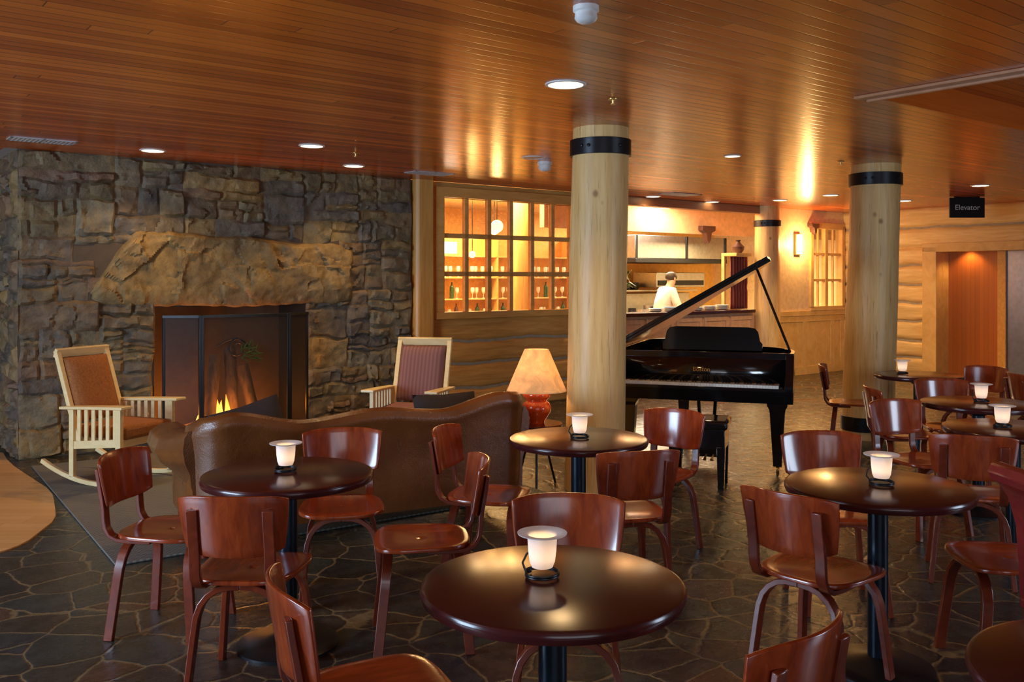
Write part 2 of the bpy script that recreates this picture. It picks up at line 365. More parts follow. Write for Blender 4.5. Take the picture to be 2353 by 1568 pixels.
MB().box((8.7,10.4,2.36),(16.4,10.5,2.86)).build('wall_soffit','pinkcream',rz=ANG,kind='structure',smooth=0)
p=MB(); p.box((8.78,9.1,0),(12.0,9.22,1.06))
for i in range(5): u=8.9+i*.62; p.box((u,9.085,.95),(u+.56,9.1,1.02)); p.box((u,9.085,.1),(u+.06,9.1,.95)); p.box((u+.5,9.085,.1),(u+.56,9.1,.95)); p.box((u,9.085,.08),(u+.56,9.1,.16))
p.build('wall_pony','pinkcream',rz=ANG,kind='structure',bevel=.003)
MB().box((8.78,9.02,1.06),(11.9,9.42,1.11)).build('counter_top','table',rz=ANG,bevel=.006,label='dark serving counter top over a low wall',cat='counter')
d=MB(); d.box((12.3,9.0,0),(14.4,9.12,1.02)); d.box((12.3,9.0,1.02),(13.36,9.12,CH)); d.box((13.36,9.0,2.5),(14.4,9.12,CH)); d.box((14.25,9.0,1.02),(14.4,9.12,2.5))
d.build('wall_side','cream',rz=ANG,kind='structure',smooth=0)
d=MB(); d.box((12.3,8.97,.98),(14.34,9.0,1.06)); d.box((12.3,8.98,0),(14.34,9.0,.14)); d.box((12.3,8.98,.88),(14.34,9.0,.98))
for u in (12.3,13.1,13.9,14.2): d.box((u,8.98,.14),(u+.12,9.0,.88))
d.box((12.3,8.992,.14),(14.34,9.0,.88))
d.build('baseboard_side','trimpale',rz=ANG,kind='structure',bevel=.003)
w=MB(); w.box((13.3,8.96,1.06),(14.3,9.08,1.13)); w.box((13.3,8.96,2.44),(14.3,9.08,2.54)); w.box((13.3,8.96,1.1),(13.38,9.08,2.5)); w.box((14.22,8.96,1.1),(14.3,9.08,2.5)); w.box((13.74,8.98,1.1),(13.82,9.06,2.5)); w.box((13.56,9.0,1.1),(13.58,9.04,2.5)); w.box((14.0,9.0,1.1),(14.02,9.04,2.5))
for k in (1,2): w.box((13.36,8.99,1.13+k*.44-.02),(14.24,9.05,1.13+k*.44+.02))
wo=w.build('window_2','trimpale',rz=ANG,kind='structure',bevel=.003)
MB().box((13.36,9.018,1.13),(14.24,9.024,2.46)).build('window_pane','glass',parent=wo,smooth=0)
E=MB(); fE=lambda a,z,dd:V((14.36-dd,a,z))
logwall(E,7.50,9.0,0,2.1,fE,.30,9,.05); logwall(E,2.5,9.0,2.1,CH,fE,.32,21,.05)
E.box((14.36,7.5,0),(14.42,9.0,CH)); E.box((14.36,2.5,2.1),(14.42,7.5,CH))
logwall(E,2.5,5.0,0,2.1,fE,.30,33,.05); E.box((14.36,2.5,0),(14.42,5.0,2.1))
E.build('wall_right',['logwallE','chink'],rz=ANG,kind='structure')
t=MB(); t.box((14.22,7.31,0),(14.42,7.54,2.1)); t.box((14.22,4.9,2.02),(14.42,7.54,2.16)); t.box((14.22,4.9,0),(14.42,5.1,2.1))
t.build('trim_4','trimpale',rz=ANG,kind='structure',bevel=.006)
MB().box((14.42,7.31,0),(14.95,7.36,2.1)).build('wall_alcove_side','trimpale',rz=ANG,kind='structure',smooth=0)
MB().box((14.42,4.9,2.1),(15,7.36,2.15)).build('ceiling_alcove','trimpale',rz=ANG,kind='structure',smooth=0)
a=MB(); a.box((0,0,0),(.78,.05,2.1))
ob=a.build('wall_alcove','orange_panel',kind='structure',smooth=0); ob.location=UV(14.62,7.31); ob.rotation_euler=(0,0,ANG-math.pi/2)
e=MB(); e.box((14.58,6.41,0),(14.67,6.53,2.1)); el=e.build('trim_5','trimw',rz=ANG,kind='structure')
e=MB(); e.box((14.62,5.72,0),(14.65,6.41,2.08)); e.box((14.62,5.0,0),(14.65,5.71,2.08)); dd=e.build('door_1','steeld',rz=ANG,kind='structure',bevel=.003)
light('SPOT','alcove_light',UV(14.5,6.95,2.08),18,(1,.55,.2),.05,spot=2.2)
# ------------------------------------------------------------ fireplace
fp=root('fireplace','massive rough fieldstone fireplace with a huge rugged lintel stone','fireplace',UV(3.5,9.3))
fp.rotation_euler=(0,0,ANG)
OX=3.5; OY=9.3
def fl(u,v,z): return V((u-OX,v-OY,z))
def facet(x,y,k,s,A,B):
    p=V((x*s,y*s,k)); d,pts=noise.voronoi(p); c=pts[0]; h=noise.noise(c*3.7+V((3,1,2)))
    gx=noise.noise(c*2.3+V((9,0,0))); gy=noise.noise(c*2.3+V((0,9,4)))
    return A*h+B*((p.x-c.x)*gx+(p.y-c.y)*gy)
S=MB()
def split(x0,y0,x1,y1,out,mw=None,mh=None):
    w,h=x1-x0,y1-y0; mw=random.uniform(.24,.85); mh=random.uniform(.09,.38)
    if w>mw or h>mh:
        if w/mw>h/mh: c=x0+w*random.uniform(.3,.7); split(x0,y0,c,y1,out); split(c,y0,x1,y1,out)
        else: c=y0+h*random.uniform(.3,.7); split(x0,y0,x1,c,out); split(x0,c,x1,y1,out)
    else: out.append((x0,y0,x1,y1))
pal=[(.205,.145,.088),(.165,.125,.082),(.21,.155,.08),(.25,.175,.08),(.135,.115,.09),(.205,.13,.078),(.165,.135,.10),(.215,.175,.105)]
def stones(rects,f,skip=None,fine=.022):
    for (x0,y0,x1,y1) in rects:
        cx,cy=(x0+x1)/2,(y0+y1)/2
        if skip and skip(cx,cy): continue
        X0,Y0,X1,Y1=x0,y0,x1,y1; w,h=X1-X0,Y1-Y0
        nx=max(5,int(w/fine)); ny=max(5,int(h/fine)); pr=random.uniform(.020,.042); sd=random.uniform(0,99); tx=random.uniform(-.10,.10); tz=random.uniform(-.12,.12)
        c=random.choice(pal); k=random.uniform(.8,1.15); S.col=tuple(a*k for a in c); S.cur=0
        def sp(t,L):
            b=min(.2,.007/L); return 0 if t==0 else 1 if t==1 else b+(1-2*b)*t
        def wf(i,j):
            ii,jj=sp(i,w),sp(j,h)
            x=X0+w*ii; y=Y0+h*jj; edge=(i in (0,1)) or (j in (0,1))
            ed=min(ii*w,(1-ii)*w,jj*h,(1-jj)*h); e=min(1,.6+ed/.06)
            nz=noise.noise(V((x*4,y*5,sd)))*.024+noise.noise(V((x*19,y*23,sd)))*.012+facet(x,y,sd,6,.022,.055)
            jx=.030*noise.noise(V((x*4,y*4,1.5))); jy=.040*noise.noise(V((x*4,y*4,8.5)))+.016*noise.noise(V((x*12,y*12,3)))
            return f(x+jx,y+jy,max(.010,e*(pr+nz+tx*(ii-.5)*w+tz*(jj-.5)*h)) if not edge else .004)
        S.grid(wf,nx,ny)
rs=[]; split(0,2.0,4.02,CH,rs); a=[]; split(0,0,1.155,2.0,a); b=[]; split(2.727,0,4.02,2.0,b)
lint=lambda x,y:(.72<x<3.16 and 1.40<y<1.96)
ff=lambda x,z,dd: fl(1.51+x,9.0-dd,max(0,min(z,CH)))
stones(rs,ff); stones(a,ff,lint); stones(b,ff,lint)
r2=[]; split(0,0,1.6,CH,r2); stones(r2,lambda x,z,dd: fl(1.51-dd,9.0+x,max(0,min(z,CH))))
S.cur=1; S.col=(.04,.03,.02)
S.box(fl(1.51,9.0,0),fl(2.665,9.7,CH)); S.box(fl(4.237,9.0,0),fl(5.53,9.7,CH)); S.box(fl(2.665,9.0,1.33),fl(4.237,9.7,CH)); S.box(fl(1.51,9.7,0),fl(5.53,10.6,CH))
S.build('stone_surround',['stone','mortar'],parent=fp,color=True,smooth=30,recalc=False)
L=MB(); L.col=(.27,.185,.080)
def pl(x,pts):
    for (a,ha),(b,hb) in zip(pts,pts[1:]):
        if x<=b: return ha+(hb-ha)*(x-a)/(b-a)
    return pts[-1][1]
def lf(i,j):
    top=lambda x: pl(x,[(.6,1.50),(.78,1.78),(.98,2.06),(1.3,2.06),(1.75,2.02),(2.1,2.03),(2.6,1.96),(3.0,1.98),(3.22,1.95),(3.3,1.88)])
    bot=lambda x: pl(x,[(.6,1.36),(1.0,1.33),(1.5,1.335),(2.0,1.31),(2.73,1.335),(3.0,1.32),(3.3,1.36)])
    x=.60+2.66*i; x+=.03*noise.noise(V((j*3,i*2,5)))
    tz,bz=top(x),bot(x); z=bz+(tz-bz)*j+.014*noise.noise(V((x*9,j*3,3)))
    ed=min(i*2.6,(1-i)*2.6,(1-j)*(tz-bz)); e=min(1,max(0,ed)/.05)**.5*min(1,max(0,j*(tz-bz)/.16))**.4
    d=.085+.05*noise.noise(V((x*1.4,z*2.2,7)))+facet(x+.12*noise.noise(V((x*2,z*2,0))),z,3.3,1.7,.04,.12)+facet(x,z+.4*x,7.7,4,.025,.065)+.024*noise.noise(V((x*6,z*7,2)))+.012*noise.noise(V((x*17,z*19,2)))
    return fl(1.51+x,9.0-e*max(.04,d)+.0,z)
L.grid(lf,150,42)
L.build('lintel_stone','stone',parent=fp,color=True,smooth=32,recalc=False)
F=MB(); F.box((2.66-OX,.42,0),(4.24-OX,.45,1.34)); F.box((2.63-OX,-.30,0),(2.668-OX,.45,1.34)); F.box((4.234-OX,-.30,0),(4.27-OX,.45,1.34)); F.box((2.66-OX,-.30,1.325),(4.24-OX,.45,1.36)); F.box((2.66-OX,-.3,0),(4.24-OX,.45,.02))
F.build('firebox',['black'],parent=fp,smooth=0)
sr=root('fireplace_screen','black folding three-panel mesh fireplace screen','fireplace screen',UV(3.45,8.7)); sr.rotation_euler=(0,0,ANG)
pp=[(-.74,.18),(-.44,-.02),(.45,-.02),(.75,.18)]
for i in range(3):
    (x0,y0),(x1,y1)=pp[i],pp[i+1]; q=MB()
    for z in (.04,1.235): q.sweep([(x0,y0,z),(x1,y1,z)],(0,0,1),.03,.025)
    for (x,y) in ((x0,y0),(x1,y1)): q.sweep([(x+(.012 if x==x0 else -.012),y,.0),(x+(.012 if x==x0 else -.012),y,1.25)],(1,0,0),.024,.03)
    q.cur=1; q.add([(x0,y0,.04),(x1,y1,.04),(x1,y1,1.235),(x0,y0,1.235)],[(0,1,2,3)])
    q.build('screen_panel',['iron','mesh'],parent=sr,bevel=.003)
q=MB()
sp=[V((-.10+.10*math.cos(a)*(1-a/16),-.045,.92+.10*math.sin(a)*(1-a/16))) for a in [k*.35 for k in range(28)]]
q.tube(sp,.006,6); q.tube([(-.3,-.045,.95),(-.2,-.045,1.0),(-.1,-.045,1.02),(.02,-.045,.93),(.06,-.045,.86)],.007,6)
q.cur=1
for k in range(26):
    a=random.uniform(-1.2,1.6); c0=V((.0+.07*math.sin(k),-.06,.86+.05*math.cos(k*1.7))); dr=V((math.cos(a),random.uniform(-.3,.1),math.sin(a)*.8)).normalized()*.10
    q.sweep([c0,c0+dr*.5,c0+dr],(0,1,.3),[.004,.02,.002],[.002,.003,.001])
q.build('iron_scroll_and_greenery',['iron','leaf'],parent=sr,label='curled iron scroll with green sprig')
lg=[((3.22,9.10,.02),(3.38,9.33,.80)),((3.47,9.06,.02),(3.56,9.40,.86)),((3.76,9.12,.02),(3.62,9.22,.70)),((3.05,9.24,.07),(3.38,9.50,.10))]
for k,(a_,b_) in enumerate(lg):
    a_,b_=V(a_),V(b_); q=MB(); q.tube([a_.lerp(b_,i/8)+V((noise.noise(V((i,k,0)))*.015,0,0)) for i in range(9)],[.062+.008*noise.noise(V((i*2.1,k*3,1))) for i in range(9)],12)
    o_=q.build('firewood_log','bark',rz=ANG,label='charred firewood log burning in the hearth',cat='firewood'); o_['group']='logs in the fire'
q=MB()
for (u,v,h,r) in ((3.32,9.02,.32,.06),(3.38,8.98,.38,.05),(3.54,8.97,.24,.05),(3.36,9.25,.45,.05),(3.62,9.0,.18,.04),(3.12,9.1,.18,.05)):
    q.lathe([(0,0),(r*.8,h*.08),(r,h*.22),(r*.75,h*.45),(r*.4,h*.72),(0.001,h)],12,(0,0,0),fn=lambda p,u=u,v=v,h=h:V((u+p.x+.05*noise.noise(V((p.z*6,u*9,0)))*p.z/h,v+p.y*.6,.06+p.z)))
q.build('fire','flame',rz=ANG,label='orange flames licking up between the logs',cat='fire',kind='stuff')
light('POINT','fire_light',UV(3.40,8.98,.30),20,(1,.33,.06),.1)
light('POINT','fire_light',UV(2.95,9.25,.22),14,(1,.28,.04),.08)
light('POINT','fire_light',UV(3.95,9.35,.22),9,(1,.28,.04),.08)

# ------------------------------------------------------------ log columns
def column(x,y,r,lean,basebands,label,sd):
    c=root('log_column',label,'column',(x,y,0)); q=MB()
    prof=[(0,0)]+[(r*(1.02-.06*i/30),CH*i/30) for i in range(31)]+[(0,CH)]
    q.lathe(prof,56,fn=lambda p:V((p.x*(1+.03*noise.noise(V((p.x*4,p.y*4,p.z*.8+sd))))+lean*p.z/CH,p.y*(1+.03*noise.noise(V((p.x*4,p.y*4,p.z*.8+sd+9)))),p.z)))
    q.build('log_shaft','log',parent=c,smooth=50)
    for (z0,z1) in basebands:
        lx=lean*z0/CH; rr=r*1.0+.012; b=MB(); b.lathe([(r*.9,z0),(rr,z0),(rr,z1),(r*.9,z1)],56,(lx,0,0))
        for a in (-2.3,-2.05,-1.0): b.lathe([(0,0),(.014,0),(.012,.01),(0,.014)],10,fn=lambda p,a=a:Matrix.Rotation(a,3,'Z')@V((rr+p.z,p.x,p.y+(z0+z1)/2))+V((lx,0,0)))
        b.build('iron_band','iron',parent=c,bevel=.002,label='black iron strap with bolts')
    return c
column(.625,6.98,.222,.055,[(2.53,2.65)],'thick peeled log column with iron band beside the piano',1)
column(3.58,9.21,.245,.09,[(2.53,2.65),(.08,.22)],'thick peeled log column with iron bands amid the tables',5)
x,y,_=UV(12.14,8.98); column(x,y,.2,0,[(2.42,2.52)],'peeled log column at the kitchen counter',9)

# ------------------------------------------------------------ chair
def make_chair():
    c=root('dining_chair','','chair',group='cherry plywood cafe chairs')
    s=MB(); vs=[];fs=[]; N=40; R=7
    for i in range(R+1):
        for k in range(N):
            q=2*math.pi*k/N; cc,ss=math.cos(q),math.sin(q); n=3.6
            rr=1/((abs(cc)**n+abs(ss)**n)**(1/n))*(i/R if i else .001)
            x=rr*cc*.208; y=rr*ss*(.205-.018*(-x/.2)); f=i/R
            z=.452-.012*(1-f*f)-(.012*max(0,(x-.13)/.08)**2 if x>.13 else 0)
            vs.append((x,y,z))
    for i in range(R):
        for k in range(N): fs.append((i*N+k,i*N+(k+1)%N,(i+1)*N+(k+1)%N,(i+1)*N+k))
    s.add(vs,fs).build('seat','chair',parent=c,solid=.018,bevel=.004,smooth=50)
    b=MB()
    def bf(i,j):
        yy=(i*2-1); w=.208-.022*(1-j)**1.5; z=.565+.235*j - .018*abs(yy)**4*(1 if j>.5 else -1.5)*abs(j-.5)*2
        return V((-.262-.15*(z-.56)+.062*yy*yy,yy*w,z))
    b.grid(bf,22,8).build('backrest','chair',parent=c,solid=.013,bevel=.003,smooth=50)
    for sg in (-1,1):
        y=.142*sg
        MB().sweep([(-.02,y,.430),(-.12,y,.429),(-.18,y,.433),(-.218,y,.452),(-.238,y,.485),(-.243,y,.52),(-.246,y,.57),(-.254,y,.62),(-.265,y,.68),(-.276,y,.745)],(0,1,0),.042,.018).build('back_support','chairleg',parent=c,bevel=.003,smooth=40)
    for sx in (-1,1):
        for sg in (-1,1):
            pts=[(0,.425),(.05,.423),(.09,.412),(.125,.388),(.15,.355),(.165,.31),(.172,.25),(.182,.14),(.195,.0)]
            MB().sweep([(sx*(.15+.045*(1-z/.425)),sg*y,z) for y,z in pts],(1,0,0),.042,.024).build('leg','chairleg',parent=c,bevel=.003,smooth=40)
    return c
R0=math.radians
chairs=[(-1.56,4.2,-8,'cherry plywood chair beside the table near the sofa'),
(-1.03,3.64,88,'cherry plywood chair with its back turned, near the sofa'),
(-.86,4.62,-80,'cherry plywood chair between the table and the leather sofa'),
(-.40,4.05,189,'cherry plywood chair turned sideways to the table'),
(-.12,4.86,-15,'cherry plywood chair drawn up by the leather sofa'),
(.54,4.52,103,'cherry plywood chair with its back turned, by the lamp table'),
(.84,5.38,232,'cherry plywood chair near the thick log column'),
(.19,3.12,-94,'cherry plywood chair facing across a large round table'),
(-.37,2.54,24,'cherry plywood chair angled toward a candle-lit round table'),
(.50,2.29,133,'cherry plywood chair with curved back at a round table'),
(1.22,3.62,42,'cherry plywood chair angled away at a round table'),
(1.6,4.52,-92,'cherry plywood chair facing across a candle-lit table'),
(2.46,4.92,68,'cherry plywood chair with its back turned'),
(2.60,5.80,-72,'cherry plywood chair beside a small round table'),
(2.92,6.75,-8,'cherry plywood chair in profile'),
(3.15,8.45,-20,'cherry plywood chair next to the log column'),
(3.4,7.05,-95,'dark cherry plywood chair between two tables'),
(4.12,8.2,212,'dark cherry plywood chair at the table by the column'),
(4.52,7.72,0,'cherry plywood chair near the elevator alcove'),
(2.04,3.76,178,'cherry plywood chair facing the round table')]
C0=make_chair()
for k,(x,y,a,l) in enumerate(chairs):
    if k==0: C0.location=(x,y,0); C0.rotation_euler=(0,0,R0(a)); C0['label']=l
    else: dup(C0,(x,y,0),R0(a),l)
# ------------------------------------------------------------ tables
def make_table():
    t=root('round_table','','table',group='round cafe tables')
    MB().lathe([(0,.712),(.355,.712),(.366,.716),(.371,.73),(.371,.738),(.366,.747),(.355,.75),(0,.75)],72).build('table_top','table',parent=t,smooth=40)
    MB().lathe([(0,.012),(.04,.012),(.04,.66),(.12,.70),(.12,.712),(0,.712)],28).build('pedestal','pedestal',parent=t,smooth=40)
    MB().lathe([(0,0),(.22,0),(.22,.01),(.20,.018),(.10,.03),(.045,.05),(0,.05)],48).build('base','iron',parent=t,smooth=40)
    return t
tabs=[(.114,2.56,'large dark mahogany round table on a black pedestal'),(-.98,4.0,'dark mahogany round table next to the leather sofa'),(.355,4.88,'dark mahogany round table near the thick log column'),(1.505,3.76,'dark mahogany round table with a lit candle'),(2.85,5.2,'dark round table with candle beside several chairs'),(3.2,6.27,'dark round table with candle'),(3.6,8.1,'dark round table next to the log column'),(1.37,1.93,'reddish brown round table with empty top')]
T0=make_table()
for k,(x,y,l) in enumerate(tabs):
    if k==0: T0.location=(x,y,0); T0['label']=l
    else: dup(T0,(x,y,0),0,l)
def make_candle():
    c=root('candle_holder','frosted glass candle cup on a coiled black wire stand','candle holder',group='lit candle holders')
    MB().lathe([(.0,.028),(.030,.030),(.036,.045),(.040,.075),(.042,.112),(.043,.118),(.070,.124),(.071,.127),(.043,.123),(.038,.115),(.036,.08),(.032,.05),(0,.036)],40).build('glass_cup','frost',parent=c,smooth=60)
    q=MB(); pts=[V((.047*math.cos(a),.047*math.sin(a),.005+.0009*a)) for a in [k*.3 for k in range(46)]]
    pts+=[V((.05,.03,.035)),V((.053,.012,.055)),V((.046,-.01,.07)),V((.043,-.02,.08))]
    q.tube(pts,.0033,7).build('wire_stand','iron',parent=c)
    MB().lathe([(0,.036),(.024,.036),(.024,.06),(0,.062)],20).build('candle','ivory',parent=c)
    MB().lathe([(0,.062),(.005,.068),(.006,.075),(.003,.086),(0,.095)],10).build('candle_flame','flame',parent=c)
    light('POINT','candle_light',(0,0,.085),.25,(1,.6,.25),.012,parent=c)
    return c
cand=[(.086,2.60,2.3),(-.995,4.02,2.0),(.36,4.86,2.6),(1.52,3.76,2.4),(2.79,5.2,1),(3.22,6.27,2),(3.46,8.1,1)]
K0=make_candle()
for k,(x,y,a) in enumerate(cand):
    if k==0: K0.location=(x,y,.75); K0.rotation_euler=(0,0,a)
    else: dup(K0,(x,y,.75),a)

# ------------------------------------------------------------ scroll-back chair at right
bc=root('scroll_back_chair','glossy dark red wooden chair with a rolled scroll back','chair',(2.10,3.14,0),R0(4))
q=MB(); prof=[(-.205,.40),(-.215,.55),(-.225,.70),(-.25,.82),(-.28,.90),(-.31,.935),(-.345,.93),(-.36,.90),(-.345,.87),(-.315,.855),(-.28,.80),(-.252,.70),(-.242,.55),(-.235,.40)]
q.prism([(y,-z) for y,z in prof],-.21,.21,Matrix(((1,0,0,0),(0,0,1,0),(0,-1,0,0),(0,0,0,1)))).build('backrest','redwood',parent=bc,bevel=.006)
MB().box((-.24,-.21,.40),(.22,.21,.445)).build('seat','redwood',parent=bc,bevel=.012)
for sx in (-.2,.19):
    for sy in (-.18,.18): MB().sweep([(sx,sy,.41),(sx*1.08,sy*1.02,0)],(1,0,0),[.045,.03],[.045,.03]).build('leg','redwood',parent=bc,bevel=.003)

# ------------------------------------------------------------ sofa
ZR=.014
SX,SY=-.82,5.58
sf=root('sofa','brown leather camelback sofa with rolled arms, seen from behind','sofa',(SX,SY,ZR),R0(28))
def Hs(x):
    x/=1.08
    pts=[(-1,.745),(-.93,.80),(-.8,.825),(-.42,.755),(0,.795),(.40,.76),(.80,.845),(.93,.83),(1,.77)]
    for (a,ha),(b,hb) in zip(pts,pts[1:]):
        if a<=x<=b: f=(x-a)/(b-a); f=f*f*(3-2*f); return ha+(hb-ha)*f
    return .76
q=MB()
def sb(i,j):
    x=-1.08+2.16*i; h=Hs(x); ax=abs(x)/1.08; cy=.16*max(0,(ax-.82)/.18)**2
    loop=[(.02,.14),(.0,.25),(-.01,.4),(-.015,.55),(-.03,h-.12),(-.045,h-.06),(-.03,h-.015),(.02,h),(.08,h-.01),(.125,h-.05),(.135,h-.11),(.15,.55),(.17,.42),(.17,.14)]
    n=len(loop)-1; k=min(int(j*n),n-1); f=j*n-k; y=loop[k][0]*(1-f)+loop[k+1][0]*f; z=loop[k][1]*(1-f)+loop[k+1][1]*f
    return V((x,y+cy,z))
q.grid(sb,72,39)
for xx in (0,72):
    q.f.append([r*73+xx for r in range(40)]); q.mi.append(0); q.fc.append((1,1,1))
q.build('sofa_back','leather',parent=sf,smooth=50)
for sg in (-1,1):
    q=MB(); P=[(.0,.14),(-.01,.38),(-.07,.43),(-.13,.48),(-.16,.55),(-.14,.62),(-.07,.66),(.02,.665),(.08,.63),(.11,.58),(.11,.50),(.10,.40),(.10,.14)]
    def af(i,j):
        n=len(P)-1; k=min(int(j*n),n-1); f=j*n-k; a=P[k][0]*(1-f)+P[k+1][0]*f; z=P[k][1]*(1-f)+P[k+1][1]*f
        y=.10+.80*i; z2=z+(.06*(1-i)**3 if z>.4 else 0)
        if a<0: a*=(.35+.65*min(1,i*2.2))
        return V((sg*(1.06-a),y,z2))
    q.grid(af,20,36)
    for c_ in (0,20): q.f.append([r*21+c_ for r in range(37)]); q.mi.append(0); q.fc.append((1,1,1))
    q.build('armrest','leather',parent=sf,smooth=50)
MB().box((-.96,.15,.15),(.96,.86,.30)).build('seat_base','leather',parent=sf,bevel=.03)
for sx in (-.48,.48): MB().box((sx-.475,.16,.30),(sx+.475,.88,.44)).build('seat_cushion','leather',parent=sf,bevel=.045)
for sx in (-1.0,1.0):
    for sy in (.09,.82): MB().lathe([(0,0),(.022,0),(.028,.04),(.042,.09),(.045,.14),(0,.14)],16,(sx,sy,0)).build('foot','chairleg',parent=sf)
def pillow(x,y,z,rz,lab,tilt=-.35,ry=0):
    q=MB()
    for sgn in (-1,1):
        def pf(i,j):
            a=2*i-1; b=2*j-1; th=.07*(max(0,(1-a*a)*(1-b*b)))**.4
            return V((a*.22*(1+.04*abs(b)),sgn*th,b*.19*(1+.06*abs(a))))
        q.grid(pf,14,14)
    o_=q.build('throw_pillow','darkfab',smooth=60,label=lab,cat='pillow'); o_['group']='sofa pillows'
    o_.rotation_euler=(tilt,ry,rz); o_.location=(x,y,z); return o_
dx,dy=math.cos(R0(28)),math.sin(R0(28))
for sx,l,ry in ((-.70,'dark throw pillow leaning on the sofa back',.25),(.60,'dark throw pillow tucked by the sofa arm',0)):
    pillow(SX+dx*sx-dy*.30,SY+dy*sx+dx*.30,.645 if ry else .635,R0(28),l,ry=-ry)
rg=MB(); rg.box((0,0,0),(3.0,3.25,.012)); o_=rg.build('rug','rug',bevel=.004,label='grey-green woven area rug with plain border',cat='rug'); o_.location=(-2.2,5.07,0.001); o_.rotation_euler=(0,0,R0(35))

# ------------------------------------------------------------ rocking chairs
def rocker(x,y,a,fab,label):
    r=root('rocking_chair',label,'chair',(x,y,ZR),R0(a),group='mission style rocking chairs')
    for sg in (-1,1):
        MB().sweep([(px,sg*.27,.0175+.33*(px-.02)**2*1.25) for px in [-.56+.08*k for k in range(13)]],(0,1,0),.035,.035).build('rocker','rockwood',parent=r,bevel=.005)
        MB().sweep([(.23,sg*.27,.035),(.23,sg*.27,.60)],(1,0,0),.05,.035).build('leg','rockwood',parent=r,bevel=.004)
        MB().sweep([(-.24,sg*.27,.05),(-.24,sg*.27,.575)],(1,0,0),.045,.035).build('leg','rockwood',parent=r,bevel=.004)
        MB().sweep([(-.33,sg*.285,.585),(.0,sg*.285,.602),(.32,sg*.285,.615)],(0,1,0),[.07,.10,.115],.022).build('armrest','rockwood',parent=r,bevel=.005)
        q=MB(); q.sweep([(-.22,sg*.27,.30),(.22,sg*.27,.34)],(0,1,0),.022,.06)
        for k in range(6): px=-.17+k*.072; q.sweep([(px,sg*.27,.32),(px,sg*.27,.60)],(1,0,0),.034,.014)
        q.build('side_slats','rockwood',parent=r,bevel=.002)
        MB().sweep([(-.20,sg*.24,.33),(-.29,sg*.24,.57),(-.44,sg*.24,1.02)],(0,1,0),.042,.038).build('back_post','rockwood',parent=r,bevel=.005)
    MB().sweep([(-.435,-.26,1.0),(-.435,.26,1.0)],(.33,0,1),.07,.03).build('top_rail','rockwood',parent=r,bevel=.004)
    MB().sweep([(-.24,-.23,.42),(-.24,.23,.42)],(0,0,1),.06,.025).build('back_rail','rockwood',parent=r,bevel=.004)
    MB().sweep([(.22,-.26,.335),(.22,.26,.335)],(0,0,1),.07,.025).build('front_rail','rockwood',parent=r,bevel=.004)
    def cb(i,j):
        b=2*i-1; z=.47+.49*j; px=-.235-.325*(z-.42)*1.0
        return V((px+.05*(1-b**6)*(1-(2*j-1)**8)+.008,b*.214,z))
    q=MB(); q.grid(cb,12,18); q.grid(lambda i,j:V((-.235-.325*((.47+.49*j)-.42)-.02,(2*i-1)*.214,.47+.49*j)),12,18)
    q.build('back_cushion',fab,parent=r,solid=.006,smooth=60)
    MB().box((-.22,-.24,.355),(.26,.24,.46)).build('seat_cushion',fab,parent=r,bevel=.03)
    return r
rocker(-3.07,7.22,-22,'fab_rust','pale wood rocking chair with rust upholstery near the fireplace')
rocker(-.90,8.1,-102,'fab_purple','pale wood rocking chair with plum striped upholstery')

# ------------------------------------------------------------ side table and lamp
st=root('side_table','small round dark end table with thin black legs','table',(.19,7.08,0))
MB().lathe([(0,.46),(.2,.46),(.205,.47),(.2,.48),(0,.48)],40).build('table_top','table',parent=st)
for k in range(3):
    a=k*2.094+.5; MB().tube([(.16*math.cos(a),.16*math.sin(a),.46),(.10*math.cos(a),.10*math.sin(a),.25),(.17*math.cos(a),.17*math.sin(a),0)],.009,8).build('leg','iron',parent=st)
lp=root('table_lamp','red ceramic table lamp with glowing parchment cone shade','lamp',(.19,7.08,.48))
MB().lathe([(0,0),(.06,0),(.065,.02),(.085,.05),(.11,.09),(.115,.12),(.10,.16),(.078,.175),(.10,.20),(.11,.22),(.09,.255),(.05,.27),(.02,.275),(0,.275)],36).build('lamp_base','redcer',parent=lp,smooth=60)
MB().lathe([(0,.27),(.012,.27),(.01,.56),(0,.56)],12).build('lamp_stem','gold',parent=lp)
MB().lathe([(.232,.25),(.225,.262),(.095,.565),(.092,.57)],48).build('lamp_shade','shade',parent=lp,solid=.003)
light('POINT','lamp_bulb_light',(0,0,.40),7,(1,.64,.30),.04,parent=lp)

# ------------------------------------------------------------ grand piano
pa=math.atan2(-.48,1.39); pn=root('grand_piano','glossy black grand piano with raised lid and ivory keyboard','piano',(.80,7.70,0),pa)
def outline(ins=0,y0=.25):
    p=[(0+ins,y0),(0+ins,1.60),(.05+ins,1.78-ins),(.2,1.88-ins),(.38,1.86-ins),(.55-ins*.5,1.74-ins*.7),(.68-ins*.7,1.55-ins*.5),(.80-ins*.7,1.32-ins*.5),(.98-ins*.5,1.14-ins*.8),(1.20-ins*.3,1.02-ins),(1.38-ins*.6,.90-ins*.8),(1.47-ins,.74-ins*.3),(1.5-ins,.55),(1.5-ins,y0)]
    return p
def smoothp(p,it=2):
    for _ in range(it):
        n=len(p); o_=[p[0]]
        for i in range(n-1):
            a,b=p[i],p[i+1]; o_.append((a[0]*.75+b[0]*.25,a[1]*.75+b[1]*.25)); o_.append((a[0]*.25+b[0]*.75,a[1]*.25+b[1]*.75))
        o_.append(p[-1]); p=o_
    return p
q=MB(); O=smoothp(outline()); I=smoothp(outline(.035,.27)); n=len(O)
vs=[(x,y,.64) for x,y in O]+[(x,y,.985) for x,y in O]+[(x,y,.985) for x,y in I]+[(x,y,.80) for x,y in I]
fs=[]
for i in range(n):
    j=(i+1)%n
    for k in range(3): fs.append((k*n+i,k*n+j,(k+1)*n+j,(k+1)*n+i))
